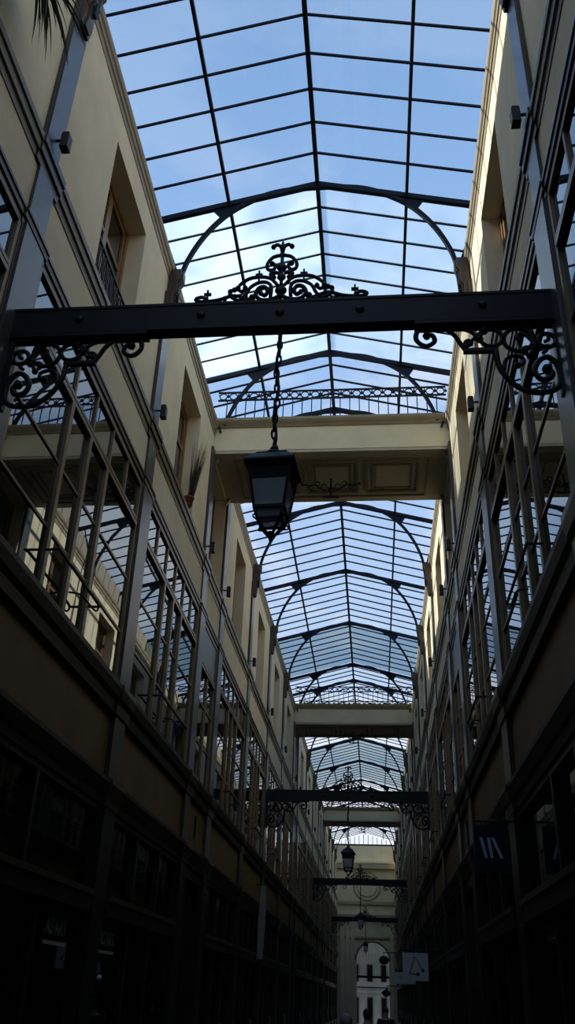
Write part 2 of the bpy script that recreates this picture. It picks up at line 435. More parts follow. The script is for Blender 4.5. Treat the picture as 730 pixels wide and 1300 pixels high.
# ------------------------------------------------------------------ iron roof: arches, glazing
RX = -.06; RZ = 12.56; SL = .26; HWR = 2.52
def roofz(x): return RZ-SL*abs(x-RX)
ARC = [(0, 12.42), (.40, 12.40), (.73, 12.335), (1.05, 12.17), (1.33, 11.96), (1.55, 11.70), (1.72, 11.42), (1.85, 11.12), (1.93, 10.85), (1.965, 10.5), (1.98, 10.2)]
def make_arch(label, console=True):
    t = thing('roof_arch', label, 'roof arch', (0, 0, 10.0), 'iron roof arches')
    ctr = -.04
    right = [(ctr+x, z) for x, z in ARC if console or z > 10.6]+([] if console else [(ctr+1.955, 10.99)]); left = [(2*ctr-x, z) for x, z in right]
    path = smooth_path([(x, 0, z) for x, z in left[::-1]+right[1:]], 4)
    rib = MB()
    n = len(path)
    for off in (0,):
        vs = []; fs = []
        for i, p in enumerate(path):
            a = path[max(i-1, 0)]; b = path[min(i+1, n-1)]; tg = (b-a).normalized(); nn = Vector((-tg.z, 0, tg.x))
            for dn, dy in ((-.028, -.03), (.028, -.03), (.028, .03), (-.028, .03)):
                q = p+nn*dn; vs.append((q.x, dy, q.z))
        for i in range(n-1):
            for j in range(4): fs.append((i*4+j, i*4+(j+1) % 4, (i+1)*4+(j+1) % 4, (i+1)*4+j))
        fs += [(3, 2, 1, 0), tuple((n-1)*4+k for k in range(4))]
        rib.add(vs, fs, 'bar')
    rib.build('arch_rib', t)
    for k in (-1, 1):
        e = RX+k*HWR
        rf = MB().prism([(RX, RZ-.03), (e, roofz(e)-.03), (e, roofz(e)-.12), (RX, RZ-.12)], -.035, .035, 'y', 'bar')
        rf.build('rafter', t)
        # solid web between rafter and arch, ending in a pointed gusset
        top = [(RX+k*x, roofz(RX+k*x)-.11) for x in (0, .4, .8, 1.15, 1.58)]
        half = smooth_path([(ctr+k*x, 0, z) for x, z in ARC[:5]+[(1.44, 11.84)]], 3)
        low = [(p.x, p.z) for p in half][::-1]
        MB().prism(top+low, -.012, .012, 'y', 'bar').build('gusset_plate', t)
        # slender strut from arch haunch to the eaves and console on the wall
        MB().tube([(ctr+k*1.99, 0, 10.7), (RX+k*2.36, 0, roofz(RX+k*2.36)-.1)], .022, 'bar', 4).build('strut', t)
        s = k
        if not console: continue
        cn = MB()
        prof = [(.06, 9.98), (.0, 9.98), (-.02, 10.10), (-.02, 10.3), (-.06, 10.36), (-.06, 10.56), (-.10, 10.62), (-.10, 10.76), (.06, 10.76)]
        cn.prism([(X(s, u), z) for u, z in prof], -.11, .11, 'y', 'brown')
        cn.prism([(X(s, u-.025), z) for u, z in prof], -.06, .06, 'y', 'brown')
        cn.build('console', t)
    return t
arches = ST[1:-1]
A0 = AB = None
for i, y in enumerate(arches):
    near = 'nearest' if i == 0 else ORD[i]+' from the near end'
    extra = {3: ' right above the front of the first footbridge', 2: ' above the front of the first footbridge'}.get(i, '')
    lb = 'black iron roof arch, %s, spanning the passage under the glass' % near
    on_bridge = any(abs(y-ST[k]) < .01 or abs(y-ST[k+1]) < .01 for k in NARROW)
    if on_bridge:
        if AB is None: AB = make_arch(lb, False); AB.location.y = y
        else: copy_thing(AB, (0, y, 10.0), lb)
    elif A0 is None: A0 = make_arch(lb); A0.location.y = y
    else: copy_thing(A0, (0, y, 10.0), lb)

for i in range(1, len(ST)-1):
    a, b = ST[i], ST[i+1]
    t = thing('glass_roof', 'pitched glass roof section just beyond the %s roof arch from the near end' % ORD[i-1], 'glass roof',
              (RX, (a+b)/2, 11.9), 'glass roof sections')
    gm = 'hazeglass' if i == 2 else 'dirtyglass' if i in (7, 11, 12) else 'roofglass'
    for k in (-1, 1):
        e = RX+k*HWR
        MB().prism([(RX, RZ), (e, roofz(e)), (e, roofz(e)+.008), (RX, RZ+.008)], a+.01, b-.01, 'y', gm).build('glass', t)
        p = RX+k*1.33
        MB().box(p-.022, p+.022, a+.04, b-.04, roofz(p)-.075, roofz(p)-.004, 'bar').build('purlin', t)
    MB().box(RX-.03, RX+.03, a+.04, b-.04, RZ-.09, RZ+.03, 'bar').build('ridge_bar', t)
    n = 4 if (b-a) < 2.2 else 8
    for j in range(1, n):
        y = a+(b-a)*j/n; e0, e1 = RX-HWR, RX+HWR
        q = MB().prism([(e0, roofz(e0)+.015), (RX, RZ+.015), (e1, roofz(e1)+.015), (e1, roofz(e1)-.02), (RX, RZ-.02), (e0, roofz(e0)-.02)], y-.012, y+.012, 'y', 'bar')
        q.build('glazing_bar', t)

# ------------------------------------------------------------------ footbridges with railings
for bi, k in enumerate(NARROW):
    a, b = ST[k], ST[k+1]
    where = ['nearest the camera', 'halfway down the passage', 'farthest down the passage'][bi]
    t = thing('footbridge', 'cream footbridge with panelled underside crossing high up, '+where, 'footbridge', (0, (a+b)/2, 10.25), 'footbridges across the passage')
    xl, xr = X(-1, .075), X(1, .075)
    m = MB(); m.box(xl, xr, a+.02, b-.02, 10.30, 10.95, 'cream')
    m.build('slab', t)
    for yy, d in ((a, 1), (b, -1)):
        f = MB()
        f.prism([(yy+d*.03, 10.80), (yy-d*.0, 10.80), (yy-d*.02, 10.84), (yy-d*.05, 10.88), (yy-d*.07, 10.92), (yy-d*.07, 10.97), (yy+d*.12, 10.99), (yy+d*.12, 10.80)], xl, xr, 'x', 'cream_trim')
        f.build('edge_moulding', t)
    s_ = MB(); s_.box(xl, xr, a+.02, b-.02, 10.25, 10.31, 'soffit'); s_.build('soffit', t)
    outer = MB()
    def frame(mb, x0, x1, y0, y1, wd, dz, m):
        mb.box(x0, x1, y0, y0+wd, 10.26-dz, 10.26, m).box(x0, x1, y1-wd, y1, 10.26-dz, 10.26, m)
        mb.box(x0, x0+wd, y0+wd, y1-wd, 10.26-dz, 10.26, m).box(x1-wd, x1, y0+wd, y1-wd, 10.26-dz, 10.26, m)
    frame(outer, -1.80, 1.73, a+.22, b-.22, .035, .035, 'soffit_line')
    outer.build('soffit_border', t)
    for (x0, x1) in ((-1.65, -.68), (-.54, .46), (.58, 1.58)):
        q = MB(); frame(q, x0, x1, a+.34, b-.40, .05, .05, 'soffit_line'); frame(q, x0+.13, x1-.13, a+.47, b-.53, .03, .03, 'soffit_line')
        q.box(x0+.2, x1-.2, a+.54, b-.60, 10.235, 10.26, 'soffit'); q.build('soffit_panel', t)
    for cx, sg in ((xl, 1), (xr, -1)):      # little corner consoles
        for yy in (a+.18, b-.18):
            MB().prism([(cx, 10.25), (cx+sg*.07, 10.25), (cx+sg*.07, 10.21), (cx+sg*.03, 10.15), (cx, 10.08)], yy-.05, yy+.05, 'y', 'cream_trim').build('console', t)
    for yy, fr_ in ((a+.05, 'front'), (b-.05, 'rear')):
        r = thing('railing', 'iron railing with ornamental frieze along the %s edge of the %s footbridge' % (fr_, ['nearest', 'middle', 'farthest'][bi]), 'railing',
                  (0, yy, 10.98), 'footbridge railings')
        h = MB()
        for z in (11.44, 11.62): h.box(xl, xr, yy-.018, yy+.018, z, z+.022, 'bar')
        h.box(xl, xr, yy-.02, yy+.02, 10.985, 11.01, 'bar')
        nn = 22
        for j in range(nn):
            xx = xl+(j+.5)*(xr-xl)/nn
            h.tube([(xx+.07*math.cos(2*PI*q/10), yy, 11.54+.07*math.sin(2*PI*q/10)) for q in range(10)], .012, 'bar', 4, True)
            h.ball((xx+.5*(xr-xl)/nn, yy, 11.54), .03, 'bar', 6)
            for dx in (-1, 1):
                h.tube([(xx+dx*.05, yy, 11.47), (xx+dx*.095, yy, 11.60)], .008, 'bar', 4)
        h.build('frieze', r)
        for j in range(1, 24):
            xx = xl+j*(xr-xl)/24
            MB().box(xx-.009, xx+.009, yy-.009, yy+.009, 11.0, 11.445, 'bar').build('baluster', r)
    # scrolled iron lamp bracket under the soffit
    yc = (a+b)/2
    c = thing('hanging_bracket', 'small scrolled iron bracket hanging under the %s footbridge' % ['nearest', 'middle', 'farthest'][bi], 'iron bracket', (-.06, yc, 10.25), 'iron brackets under footbridges')
    q = MB(); q.tube([(-.06, yc, 10.234), (-.06, yc, 9.84)], .018, 'iron', 6); q.lathe([(.06, 0), (.06, .02), (.02, .05)], (-.06, yc, 9.99), 'iron', 10)
    q.build('stem', c)
    q = MB(); q.box(-.19, .07, yc-.02, yc+.02, 9.82, 9.85, 'iron'); q.ball((-.19, yc, 9.835), .03, 'iron', 8); q.ball((.07, yc, 9.835), .03, 'iron', 8); q.build('crossbar', c)
    for d in (-1, 1):
        q = MB()
        q.tube([(-.06+d*x, yc, z) for x, z in [(p.x, p.z) for p in smooth_path([(0, 0, 9.95), (.12, 0, 9.97), (.22, 0, 10.04), (.33, 0, 10.10), (.42, 0, 10.08), (.52, 0, 10.11)], 3)]], .014, 'iron', 5)
        for cx, cz, rr in ((.13, 10.05, .06), (.25, 10.12, .045), (.37, 10.04, .04)):
            q.tube([(-.06+d*(cx+rr*math.cos(2*PI*j/9)), yc, cz+rr*math.sin(2*PI*j/9)) for j in range(9)], .012, 'iron', 4, True)
        q.ball((-.06+d*.53, yc, 10.11), .03, 'iron', 8)
        q.build('scroll_arm', c)

# ------------------------------------------------------------------ cross beams with scrollwork, lanterns
SCR = {  # right-hand bracket, metres: (x, z) in the plane of the beam
 'end': [(1.357, 5.815), (1.326, 5.876), (1.278, 5.970), (1.190, 6.042), (1.085, 6.052), (1.018, 6.003), (1.010, 5.925), (1.072, 5.868), (1.137, 5.905), (1.128, 5.965), (1.085, 5.965)],
 'big': [(1.568, 5.80), (1.575, 5.70), (1.602, 5.606), (1.678, 5.494), (1.79, 5.43), (1.926, 5.438), (1.985, 5.50), (1.992, 5.61), (1.97, 5.69), (1.92, 5.735), (1.86, 5.70), (1.823, 5.62), (1.853, 5.545), (1.915, 5.540), (1.943, 5.595), (1.908, 5.628)],
 'arm': [(1.299, 6.028), (1.404, 5.988), (1.46, 5.904), (1.525, 5.828)],
 'arm2': [(1.359, 5.851), (1.417, 5.918), (1.465, 5.974), (1.511, 5.995)],
 'low': [(1.613, 5.628), (1.629, 5.716), (1.685, 5.754), (1.752, 5.733), (1.751, 5.684), (1.711, 5.668)],
 'leafstem': [(1.80, 5.75), (1.83, 5.82), (1.845, 5.93), (1.82, 6.03)],
 'inner': [(1.845, 5.86), (1.79, 5.94), (1.74, 5.95), (1.735, 5.90), (1.77, 5.885)],
 'inner2': [(1.845, 5.86), (1.90, 5.94), (1.945, 5.945), (1.945, 5.89), (1.915, 5.875)],
 'inner3': [(1.84, 5.82), (1.78, 5.83), (1.755, 5.80), (1.785, 5.77)],
 'inner4': [(1.85, 5.82), (1.90, 5.83), (1.925, 5.80), (1.895, 5.77)],
}
CIR = [((1.545, 5.925), .080), ((1.735, 5.900), .105), ((1.935, 5.885), .062), ((1.379, 5.885), .02)]
CRE = {  # half crest
 'leaf': [(.0, 6.81), (.013, 6.878), (.044, 6.905), (.073, 6.883)],
 'up': [(.0, 6.791), (.07, 6.773), (.114, 6.707), (.107, 6.645), (.065, 6.641), (.051, 6.688), (.076, 6.703)],
 'spiral': [(.005, 6.375), (.062, 6.338), (.145, 6.334), (.191, 6.387), (.173, 6.451), (.125, 6.465), (.101, 6.419), (.123, 6.380), (.153, 6.403)],
 'spout': [(.078, 6.360), (.075, 6.462), (.109, 6.51), (.172, 6.512), (.235, 6.467), (.267, 6.397), (.30, 6.35)],
 'uparm': [(.026, 6.478), (.097, 6.558), (.223, 6.565), (.307, 6.51), (.333, 6.454), (.298, 6.428), (.276, 6.462)],
 'lowarm': [(.173, 6.443), (.217, 6.352), (.309, 6.336), (.383, 6.377), (.391, 6.432), (.359, 6.447)],
 'outer': [(.248, 6.345), (.36, 6.389), (.473, 6.352), (.57, 6.340), (.640, 6.345), (.653, 6.37), (.606, 6.385), (.575, 6.36)],
 'mid': [(.02, 6.60), (.07, 6.62), (.085, 6.59), (.06, 6.56)],
}
def make_beam(label, y, loc_y):
    t = thing('crossbeam', label, 'iron beam', (0, y, 6.08), 'iron crossbeams with scrollwork')
    bm = MB(); xl, xr = X(-1, .03), X(1, .03)
    bm.box(xl, xr, y-.05, y+.05, 6.10, 6.31, 'iron')
    bm.box(xl, xr, y-.056, y+.056, 6.07, 6.10, 'iron').box(xl, xr, y-.056, y+.056, 6.30, 6.325, 'iron')
    for xx in (-1.55, -.6, .0, .6, 1.5):
        bm.lathe([(.05, -.012), (.05, .012)], (xx, y, 6.2), 'iron', 12)
        bm.ball((xx, y-.055, 6.2), .035, 'iron', 8, (1, .5, 1))
    bm.box(xl, -1.0, y-.055, y+.055, 6.04, 6.07, 'iron').box(1.0, xr, y-.055, y+.055, 6.04, 6.07, 'iron')
    bm.build('beam', t)
    for d in (-1, 1):
        q = MB(); off = 0 if d > 0 else -.035
        P = lambda p: (d*p[0]+off, y, p[1])
        for nm, pts in SCR.items():
            r = .022 if nm == 'big' else .019 if nm == 'end' else .015
            q.tube(smooth_path([P(p) for p in pts], 4), r, 'iron', 6, flat=1.0)
            q.ball(P(pts[-1 if nm in ('big', 'low', 'end') else 0]), r*1.7, 'iron', 8)
        for (c, r) in CIR:
            q.tube([P((c[0]+r*math.cos(2*PI*j/18), c[1]+r*math.sin(2*PI*j/18))) for j in range(18)], .018, 'iron', 6, True)
        q.box(*sorted((P((1.34, 0))[0], P((1.585, 0))[0])), y-.02, y+.02, 5.795, 5.825, 'iron')
        q.box(*sorted((P((1.985, 0))[0], X(d, .01))), y-.03, y+.03, 5.40, 6.06, 'iron')
        for p in ((1.50, 5.995), (1.46, 5.92), (1.84, 5.845)): q.ball(P(p), .032, 'iron', 8)
        q.build('scroll_bracket', t)
    q = MB(); yb = y; y = y-.042
    for d in (-1, 1):
        for nm, pts in CRE.items():
            q.tube(smooth_path([(d*p[0], y, p[1]) for p in pts], 4), .015 if nm != 'spiral' else .018, 'iron', 6)
            e = pts[-1]; q.ball((d*e[0], y, e[1]), .022, 'iron', 8)
        for cx, cz in ((.174, 6.59), (.565, 6.41)):
            q.box(d*cx-.007, d*cx+.007, y-.01, y+.01, cz-.06, cz+.04, 'iron'); q.box(d*cx-.028, d*cx+.028, y-.01, y+.01, cz-.01, cz+.01, 'iron')
        for cx, cz, r in ((.217, 6.36, .03), (.39, 6.43, .022), (.333, 6.46, .024), (.06, 6.60, .02), (.43, 6.36, .022)): q.ball((d*cx, y, cz), r, 'iron', 8)
    q.tube([(0, y, 6.32), (0, y, 6.82)], .014, 'iron', 6)
    q.tube([(0, y, 6.80), (0, y, 6.87), (0, y, 6.955)], [.012, .024, .003], 'iron', 6)
    for z, r in ((6.424, .048), (6.56, .036), (6.66, .042), (6.80, .024)): q.ball((0, y, z), r, 'iron', 10, (1, .6, 1))
    q.build('crest', t)
    return t
def make_lantern(label, y, xc, loc=None):
    t = thing('hanging_lantern', label, 'lantern', (xc, y, 4.30), 'hanging lanterns')
    rz = math.radians(-4); cr, sr = math.cos(rz), math.sin(rz)
    def sq(h, z): return [(xc+a*cr-b*sr, y+a*sr+b*cr, z) for a, b in ((-h, -h), (h, -h), (h, h), (-h, h))]
    def loft(mb, rings, m):
        vs = []; fs = []
        for h, z in rings: vs += sq(h, z)
        n = len(rings)
        for i in range(n-1):
            for j in range(4): fs.append((i*4+j, i*4+(j+1) % 4, (i+1)*4+(j+1) % 4, (i+1)*4+j))
        fs += [(3, 2, 1, 0), tuple((n-1)*4+k for k in range(4))]
        mb.add(vs, fs, m)
    # chain: twisted links from beam to ring
    ch = MB(); z = 6.025; k = 0
    while z > 5.03:
        ax = Vector((1, .25, 0)).normalized() if k % 2 else Vector((-.25, 1, 0)).normalized()
        wob = .008*math.sin(k*.9)
        ch.tube([tuple(Vector((xc+wob, y, z-.035))+ax*(0.017*math.cos(2*PI*j/10))+Vector((0, 0, .042*math.sin(2*PI*j/10)))) for j in range(10)], .0085, 'iron', 5, True)
        z -= .066; k += 1
    ch.tube([(xc+.012, y+.01, 6.06)]+[(xc+.012*math.sin(j*1.1), y+.012*math.cos(j*1.1), 6.06-j*.075) for j in range(1, 14)]+[(xc, y, 5.0)], .011, 'iron', 5)
    ch.build('chain', t)
    c = MB()
    c.lathe([(.028, 4.985), (.03, 5.01), (.016, 5.03), (.012, 5.06)], (xc, y, 0), 'iron', 12)
    c.lathe([(.062, 4.935), (.066, 4.95), (.055, 4.975), (.03, 4.99)], (xc, y, 0), 'iron', 14)
    loft(c, [(.10, 4.905), (.105, 4.925), (.07, 4.945)], 'iron')
    loft(c, [(.172, 4.825), (.172, 4.84), (.115, 4.91)], 'iron')
    c.build('cap', t)
    f = MB()
    for ring, wd in (((.140, 4.815), .016), ((.098, 4.505), .014), ((.078, 4.43), .010)):
        pts = sq(*ring)
        for j in range(4): f.tube([pts[j], pts[(j+1) % 4]], wd, 'iron', 4)
    for j in range(4):
        f.tube([sq(.142, 4.825)[j], sq(.098, 4.505)[j]], .013, 'iron', 4)
        f.tube([sq(.098, 4.505)[j], sq(.078, 4.43)[j], sq(.015, 4.335)[j]], .011, 'iron', 5)
        # little scroll loops between lower ring and tip
        a_ = Vector(sq(.085, 4.46)[j]); b_ = Vector(sq(.02, 4.345)[j]); mid = (a_+b_)/2
        o_ = Vector((mid.x-xc, mid.y-y, 0)).normalized()
        f.tube(smooth_path([a_, a_+o_*.022+Vector((0, 0, -.03)), mid+o_*.008, b_], 4), .006, 'iron', 5)
    f.tube([(xc, y, 4.36), (xc, y, 4.33), (xc, y, 4.29)], [.022, .018, .006], 'iron', 8)
    f.lathe([(.03, 4.50), (.034, 4.53), (.02, 4.56), (.02, 4.62), (.012, 4.64)], (xc, y, 0), 'iron', 10)
    loft(f, [(.125, 4.70), (.139, 4.82)], 'iron')
    f.build('frame', t)
    g = MB()
    loft(g, [(.097, 4.51), (.126, 4.70)], 'lampglass'); g.build('glass', t)
    g = MB(); loft(g, [(.074, 4.435), (.093, 4.50)], 'lampglass'); g.build('lower_glass', t)
    b = MB(); b.lathe([(.006, 4.64), (.03, 4.66), (.034, 4.70), (.018, 4.76), (.016, 4.80)], (xc, y, 0), 'white', 10); b.build('bulb', t)
    return t
beamlab = ['black iron crossbeam with crest and scroll brackets nearest the camera', 'second iron crossbeam with crest, seen before the middle footbridge',
           'third iron crossbeam from the near end, far down the passage', 'farthest iron crossbeam with crest in front of the end wall']
lanlab = ['large black four-sided lantern hanging on a chain from the nearest crossbeam', 'black lantern hanging below the second crossbeam from the near end',
          'far small lantern hanging below the third crossbeam', 'farthest tiny lantern hanging below the last crossbeam near the arch']
b0 = make_beam(beamlab[0], 5.05, 5.05); l0 = make_lantern(lanlab[0], 5.05, .0)
for i, (y, dz) in enumerate(((22.9, 0), (41.4, .0), (60.3, -.1))):
    copy_thing(b0, (0, y, 6.08+dz), beamlab[i+1]); copy_thing(l0, (.0, y, 4.30+dz), lanlab[i+1])

# ------------------------------------------------------------------ spotlights on the upper string course
def make_spot(s, label):
    t = thing('spotlight', label, 'spotlight', (X(s, -.05), 0, 8.24), 'spotlights on the upper ledge')
    h = MB(); x0 = X(s, -.055); sg = -s
    h.prism([(x0-.032, 8.27), (x0+.032, 8.27), (x0+.036, 8.30), (x0+.036, 8.43), (x0+.026, 8.45), (x0-.026, 8.45), (x0-.036, 8.43), (x0-.036, 8.30)], -.042, .042, 'y', 'dark')
    h.build('housing', t)
    MB().box(x0-.038, x0+.038, -.046, .046, 8.26, 8.275, 'dark').build('lens_rim', t)
    b = MB(); b.tube([(X(s, .035), 0, 8.38), (x0-sg*.03, 0, 8.38)], .014, 'dark', 6)
    b.build('mounting_arm', t)
    return t
for s, side in SIDES:
    proto = None
    for i, y in enumerate(ST[1:-2]):
        lb = 'small black spotlight on the %s wall ledge, %s from the near end' % ('shaded left' if s < 0 else 'sunlit right', ORD[i])
        if proto is None: proto = make_spot(s, lb); proto.location.y = y+.02
        else: copy_thing(proto, (proto.location.x, y+.02, proto.location.z), lb)

# ------------------------------------------------------------------ plants
def blade(mb, base, d, length, droop, wd, m, n=6):
    b = Vector(base); d = Vector(d).normalized(); side = d.cross(Vector((0, 0, 1)))
    side = side.normalized() if side.length > .05 else Vector((0, 1, 0))
    L = []; R = []; p = b.copy(); v = d.copy()
    for i in range(n+1):
        t = i/n; w = wd*(1-t)**.7*(.5+min(1, t*4)*.5)
        L.append(p+side*w); R.append(p-side*w)
        v = (v+Vector((0, 0, -droop))*(1/n)).normalized(); p = p+v*(length/n)
    th = Vector((0, 0, .003))
    vs = L+R+[q-th for q in L]+[q-th for q in R]; k = n+1; fs = []
    for i in range(n):
        fs += [(i, i+1, k+i+1, k+i), (2*k+i, 3*k+i, 3*k+i+1, 2*k+i+1), (i, 2*k+i, 2*k+i+1, i+1), (k+i, k+i+1, 3*k+i+1, 3*k+i)]
    mb.add(vs, fs, m)
def pot(mb, x, y, z, r, h): mb.lathe([(r*.7, 0), (r, h*.85), (r*1.12, h*.85), (r*1.12, h), (r*.9, h), (r*.85, h*.9)], (x, y, z), 'terracotta', 14)
py, px_ = 3.66, X(-1, .18)
t = thing('potted_palm', 'dark spiky palm drooping over the ledge at the top left corner', 'plant', (px_, py, 8.26))
q = MB(); pot(q, px_, py, 8.26, .12, .22); q.build('pot', t)
q = MB(); q.tube([(px_, py, 8.45), (px_+.14, py+.06, 8.68), (px_+.30, py+.14, 8.86)], [.035, .03, .025], 'dry', 8); q.build('stem', t)
q = MB()
for i in range(84):
    a = random.uniform(0, 2*PI); e = random.uniform(-.9, .9)
    blade(q, (px_+.30, py+.14, 8.86), (abs(math.cos(a))*.8+.03, math.sin(a), e), random.uniform(.5, .85), random.uniform(1.4, 3.0), random.uniform(.010, .018), 'leaf', 7)
q.build('fronds', t)
xw = X(-1, .16)
t = thing('window_plant', 'small green bushy plant in the window behind the nearest crossbeam', 'plant', (xw, 7.62, 8.24))
q = MB(); pot(q, xw, 7.62, 8.24, .09, .16); q.build('pot', t)
q = MB()
for i in range(130):
    a = random.uniform(0, 2*PI); e = random.uniform(-.1, 1.2)
    c = (xw+random.uniform(-.02, .08), 7.62+random.uniform(-.12, .12), 8.38+random.uniform(0, .14))
    blade(q, c, (math.cos(a), math.sin(a), e), random.uniform(.12, .24), random.uniform(.6, 2.), random.uniform(.006, .012), 'leaf', 4)
q.build('foliage', t)
xw = X(-1, .06)
t = thing('dry_reeds', 'tall dry reeds in a pot in the upper window before the nearest footbridge', 'plant', (xw, 11.55, 8.24))
q = MB(); pot(q, xw, 11.55, 8.245, .08, .16); q.build('pot', t)
q = MB()
for i in range(110):
    a = random.uniform(0, 2*PI)
    blade(q, (xw+random.uniform(.0, .06), 11.55+random.uniform(-.07, .07), 8.38), (abs(math.cos(a))*.20, math.sin(a)*.16, 1), random.uniform(.6, 1.05), random.uniform(0, .3), .006, 'dry', 5)
q.build('stalks', t)

# ------------------------------------------------------------------ hanging signs, plaques, banner
t = thing('hanging_sign', 'dark blue square hanging sign with pale slanted strokes on the right wall', 'sign', (1.78, 9.05, 2.80))
y = 9.05
MB().box(1.60, 1.925, y-.025, y+.025, 2.79, 3.22, 'navy').build('board', t)
q = MB()
for (x0, z0, x1, z1) in ((1.665, 3.105, 1.705, 2.92), (1.735, 3.105, 1.758, 2.92), (1.775, 3.105, 1.848, 2.92)):
    dx = .014
    q.prism([(x0-dx, z0), (x0+dx, z0), (x1+dx, z1), (x1-dx, z1)] if abs(z0-z1) > .01 else [(x0, z0), (x1, z0), (x1, z0-.02), (x0, z0-.02)], y-.032, y-.024, 'y', 'paleink')
q.build('lettering', t)
q = MB(); q.tube([(1.99, y, 3.26), (1.62, y, 3.26)], .012, 'iron', 6)
for xx in (1.68, 1.87): q.tube([(xx, y, 3.27), (xx, y, 3.20)], .006, 'iron', 5)
q.build('bracket', t)
t = thing('hanging_sign', 'white square hanging sign with triangle compass drawing, beside the far arch', 'sign', (1.42, 20, 2.07))
MB().box(1.17, 1.68, 19.975, 20.025, 2.07, 2.57, 'white').build('board', t)
q = MB()
A_, B_, C_ = (1.41, 2.50), (1.30, 2.20), (1.57, 2.26)
for p0, p1 in ((A_, B_), (A_, C_), (B_, (1.48, 2.19))): q.tube([(p0[0], 19.968, p0[1]), (p1[0], 19.968, p1[1])], .008, 'ink', 4)
for p, r in ((C_, .035), ((1.47, 2.19), .032), (A_, .015)): q.ball((p[0], 19.968, p[1]), r, 'ink', 8, (1, .3, 1))
q.build('compass_drawing', t)
MB().tube([(1.99, 20, 2.62), (1.15, 20, 2.62)], .014, 'iron', 6).tube([(1.25, 20, 2.62), (1.25, 20, 2.56)], .006, 'iron', 5).tube([(1.6, 20, 2.62), (1.6, 20, 2.56)], .006, 'iron', 5).build('bracket', t)
t = thing('hanging_sign', 'lower white sign with faint script, half behind the compass sign', 'sign', (1.2, 21, 2.0))
MB().box(1.00, 1.46, 20.98, 21.02, 2.02, 2.24, 'white').build('board', t)
q = MB(); q.tube(smooth_path([(1.10+.025*i, 20.975, 2.13+(.035 if i % 2 else -.02)) for i in range(9)], 3), .005, 'ink', 4); q.build('script', t)
MB().tube([(1.99, 21, 2.28), (1.02, 21, 2.28)], .012, 'iron', 6).tube([(1.1, 21, 2.28), (1.1, 21, 2.23)], .006, 'iron', 5).build('bracket', t)
t = thing('hanging_sign', 'dark oval hanging sign in front of the far bright arch', 'sign', (.95, 40, 2.97))
MB().ball((.95, 40, 3.14), .2, 'navy', 16, (1, .12, .82)).build('board', t)
MB().tube([(1.99, 40, 3.42), (.9, 40, 3.42)], .015, 'iron', 6).tube([(.95, 40, 3.42), (.95, 40, 3.28)], .008, 'iron', 5).build('bracket', t)
t = thing('hanging_sign', 'dark tilted square sign low beside the far arch', 'sign', (1.0, 38, 1.85))
MB().prism([(.80, 1.98), (1.03, 2.12), (1.19, 1.93), (.97, 1.80)], 37.97, 38.03, 'y', 'navy').build('board', t)
MB().tube([(1.99, 38, 2.2), (1.0, 38, 2.2)], .014, 'iron', 6).tube([(1.02, 38, 2.2), (1.02, 38, 2.1)], .007, 'iron', 5).build('bracket', t)
for s, side in SIDES:
    a, b = ST[3], ST[4]; yc = (a+b)/2
    o = MB().box(X(s, .03), X(s, .052), yc-.07, yc+.07, 3.78, 4.12, 'shopwood')
    o.box(X(s, .022), X(s, .03), yc-.05, yc+.05, 3.82, 4.08, 'brown')
    tag(o.build('plaque'), 'small dark plaque above the dark doorway on the %s wall' % side, 'plaque')
t = thing('banner', 'long pale rolled banner standing out from the left shopfronts', 'banner', (-1.96, 21.6, 2.4))
q = MB(); q.prism([(-1.98, 2.42), (-1.86, 2.42), (-1.83, 3.1), (-1.84, 3.92), (-1.96, 3.92), (-1.99, 3.1)], 21.57, 21.63, 'y', 'linen'); q.build('cloth', t)
q = MB(); q.tube([(-2.07, 21.6, 3.95), (-1.8, 21.6, 3.95)], .014, 'iron', 6); q.build('pole', t)

# ------------------------------------------------------------------ end wall, arch, street beyond
def arch_pts(cx, hw, spring, n=14): return [(cx+hw*math.cos(PI*i/n), spring+hw*math.sin(PI*i/n)) for i in range(n+1)]
w = MB(); ye = 69.0
CXA, HWA, SPR = .38, 1.13, 4.15
xl, xr = -2.6, 2.6
ap = arch_pts(CXA, HWA, SPR)
w.box(xl, CXA-HWA, ye, ye+.6, FZ, SPR, 'stone'); w.box(CXA+HWA, xr, ye, ye+.6, FZ, SPR, 'stone')
for i in range(len(ap)-1):
    (x0, z0), (x1, z1) = ap[i], ap[i+1]
    w.prism([(x0, z0), (x1, z1), (x1, 5.6), (x0, 5.6)], ye, ye+.6, 'y', 'stone')
w.box(xl, CXA-HWA, ye, ye+.6, SPR, 5.6, 'stone'); w.box(CXA+HWA, xr, ye, ye+.6, SPR, 5.6, 'stone')
w.box(xl, xr, ye, ye+.6, 5.6, 11.7, 'stone')
struct(w.build('wall_end'))
t_ = MB()
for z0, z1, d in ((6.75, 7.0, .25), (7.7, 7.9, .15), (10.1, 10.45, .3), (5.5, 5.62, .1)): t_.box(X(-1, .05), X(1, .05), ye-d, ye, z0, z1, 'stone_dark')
for z0, z1, d in ((7.0, 7.08, .28), (10.45, 10.55, .34)): t_.box(X(-1, .05), X(1, .05), ye-d, ye, z0, z1, 'stone')
for xx in (-1.75, -1.35, -1.0, 1.75): t_.box(xx-.12, xx+.12, ye-.18, ye, FZ, 6.75, 'stone')
trim(t_)
t_ = MB()
n = 24
for r0, dd in ((.95, .10), (.72, .06)):
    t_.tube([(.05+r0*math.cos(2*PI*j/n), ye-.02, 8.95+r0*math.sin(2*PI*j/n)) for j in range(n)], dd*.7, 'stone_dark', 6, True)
t_.tube([(.38+(HWA+.08)*math.cos(PI*j/16), ye-.02, SPR+(HWA+.08)*math.sin(PI*j/16)) for j in range(17)], .08, 'stone_dark', 6)
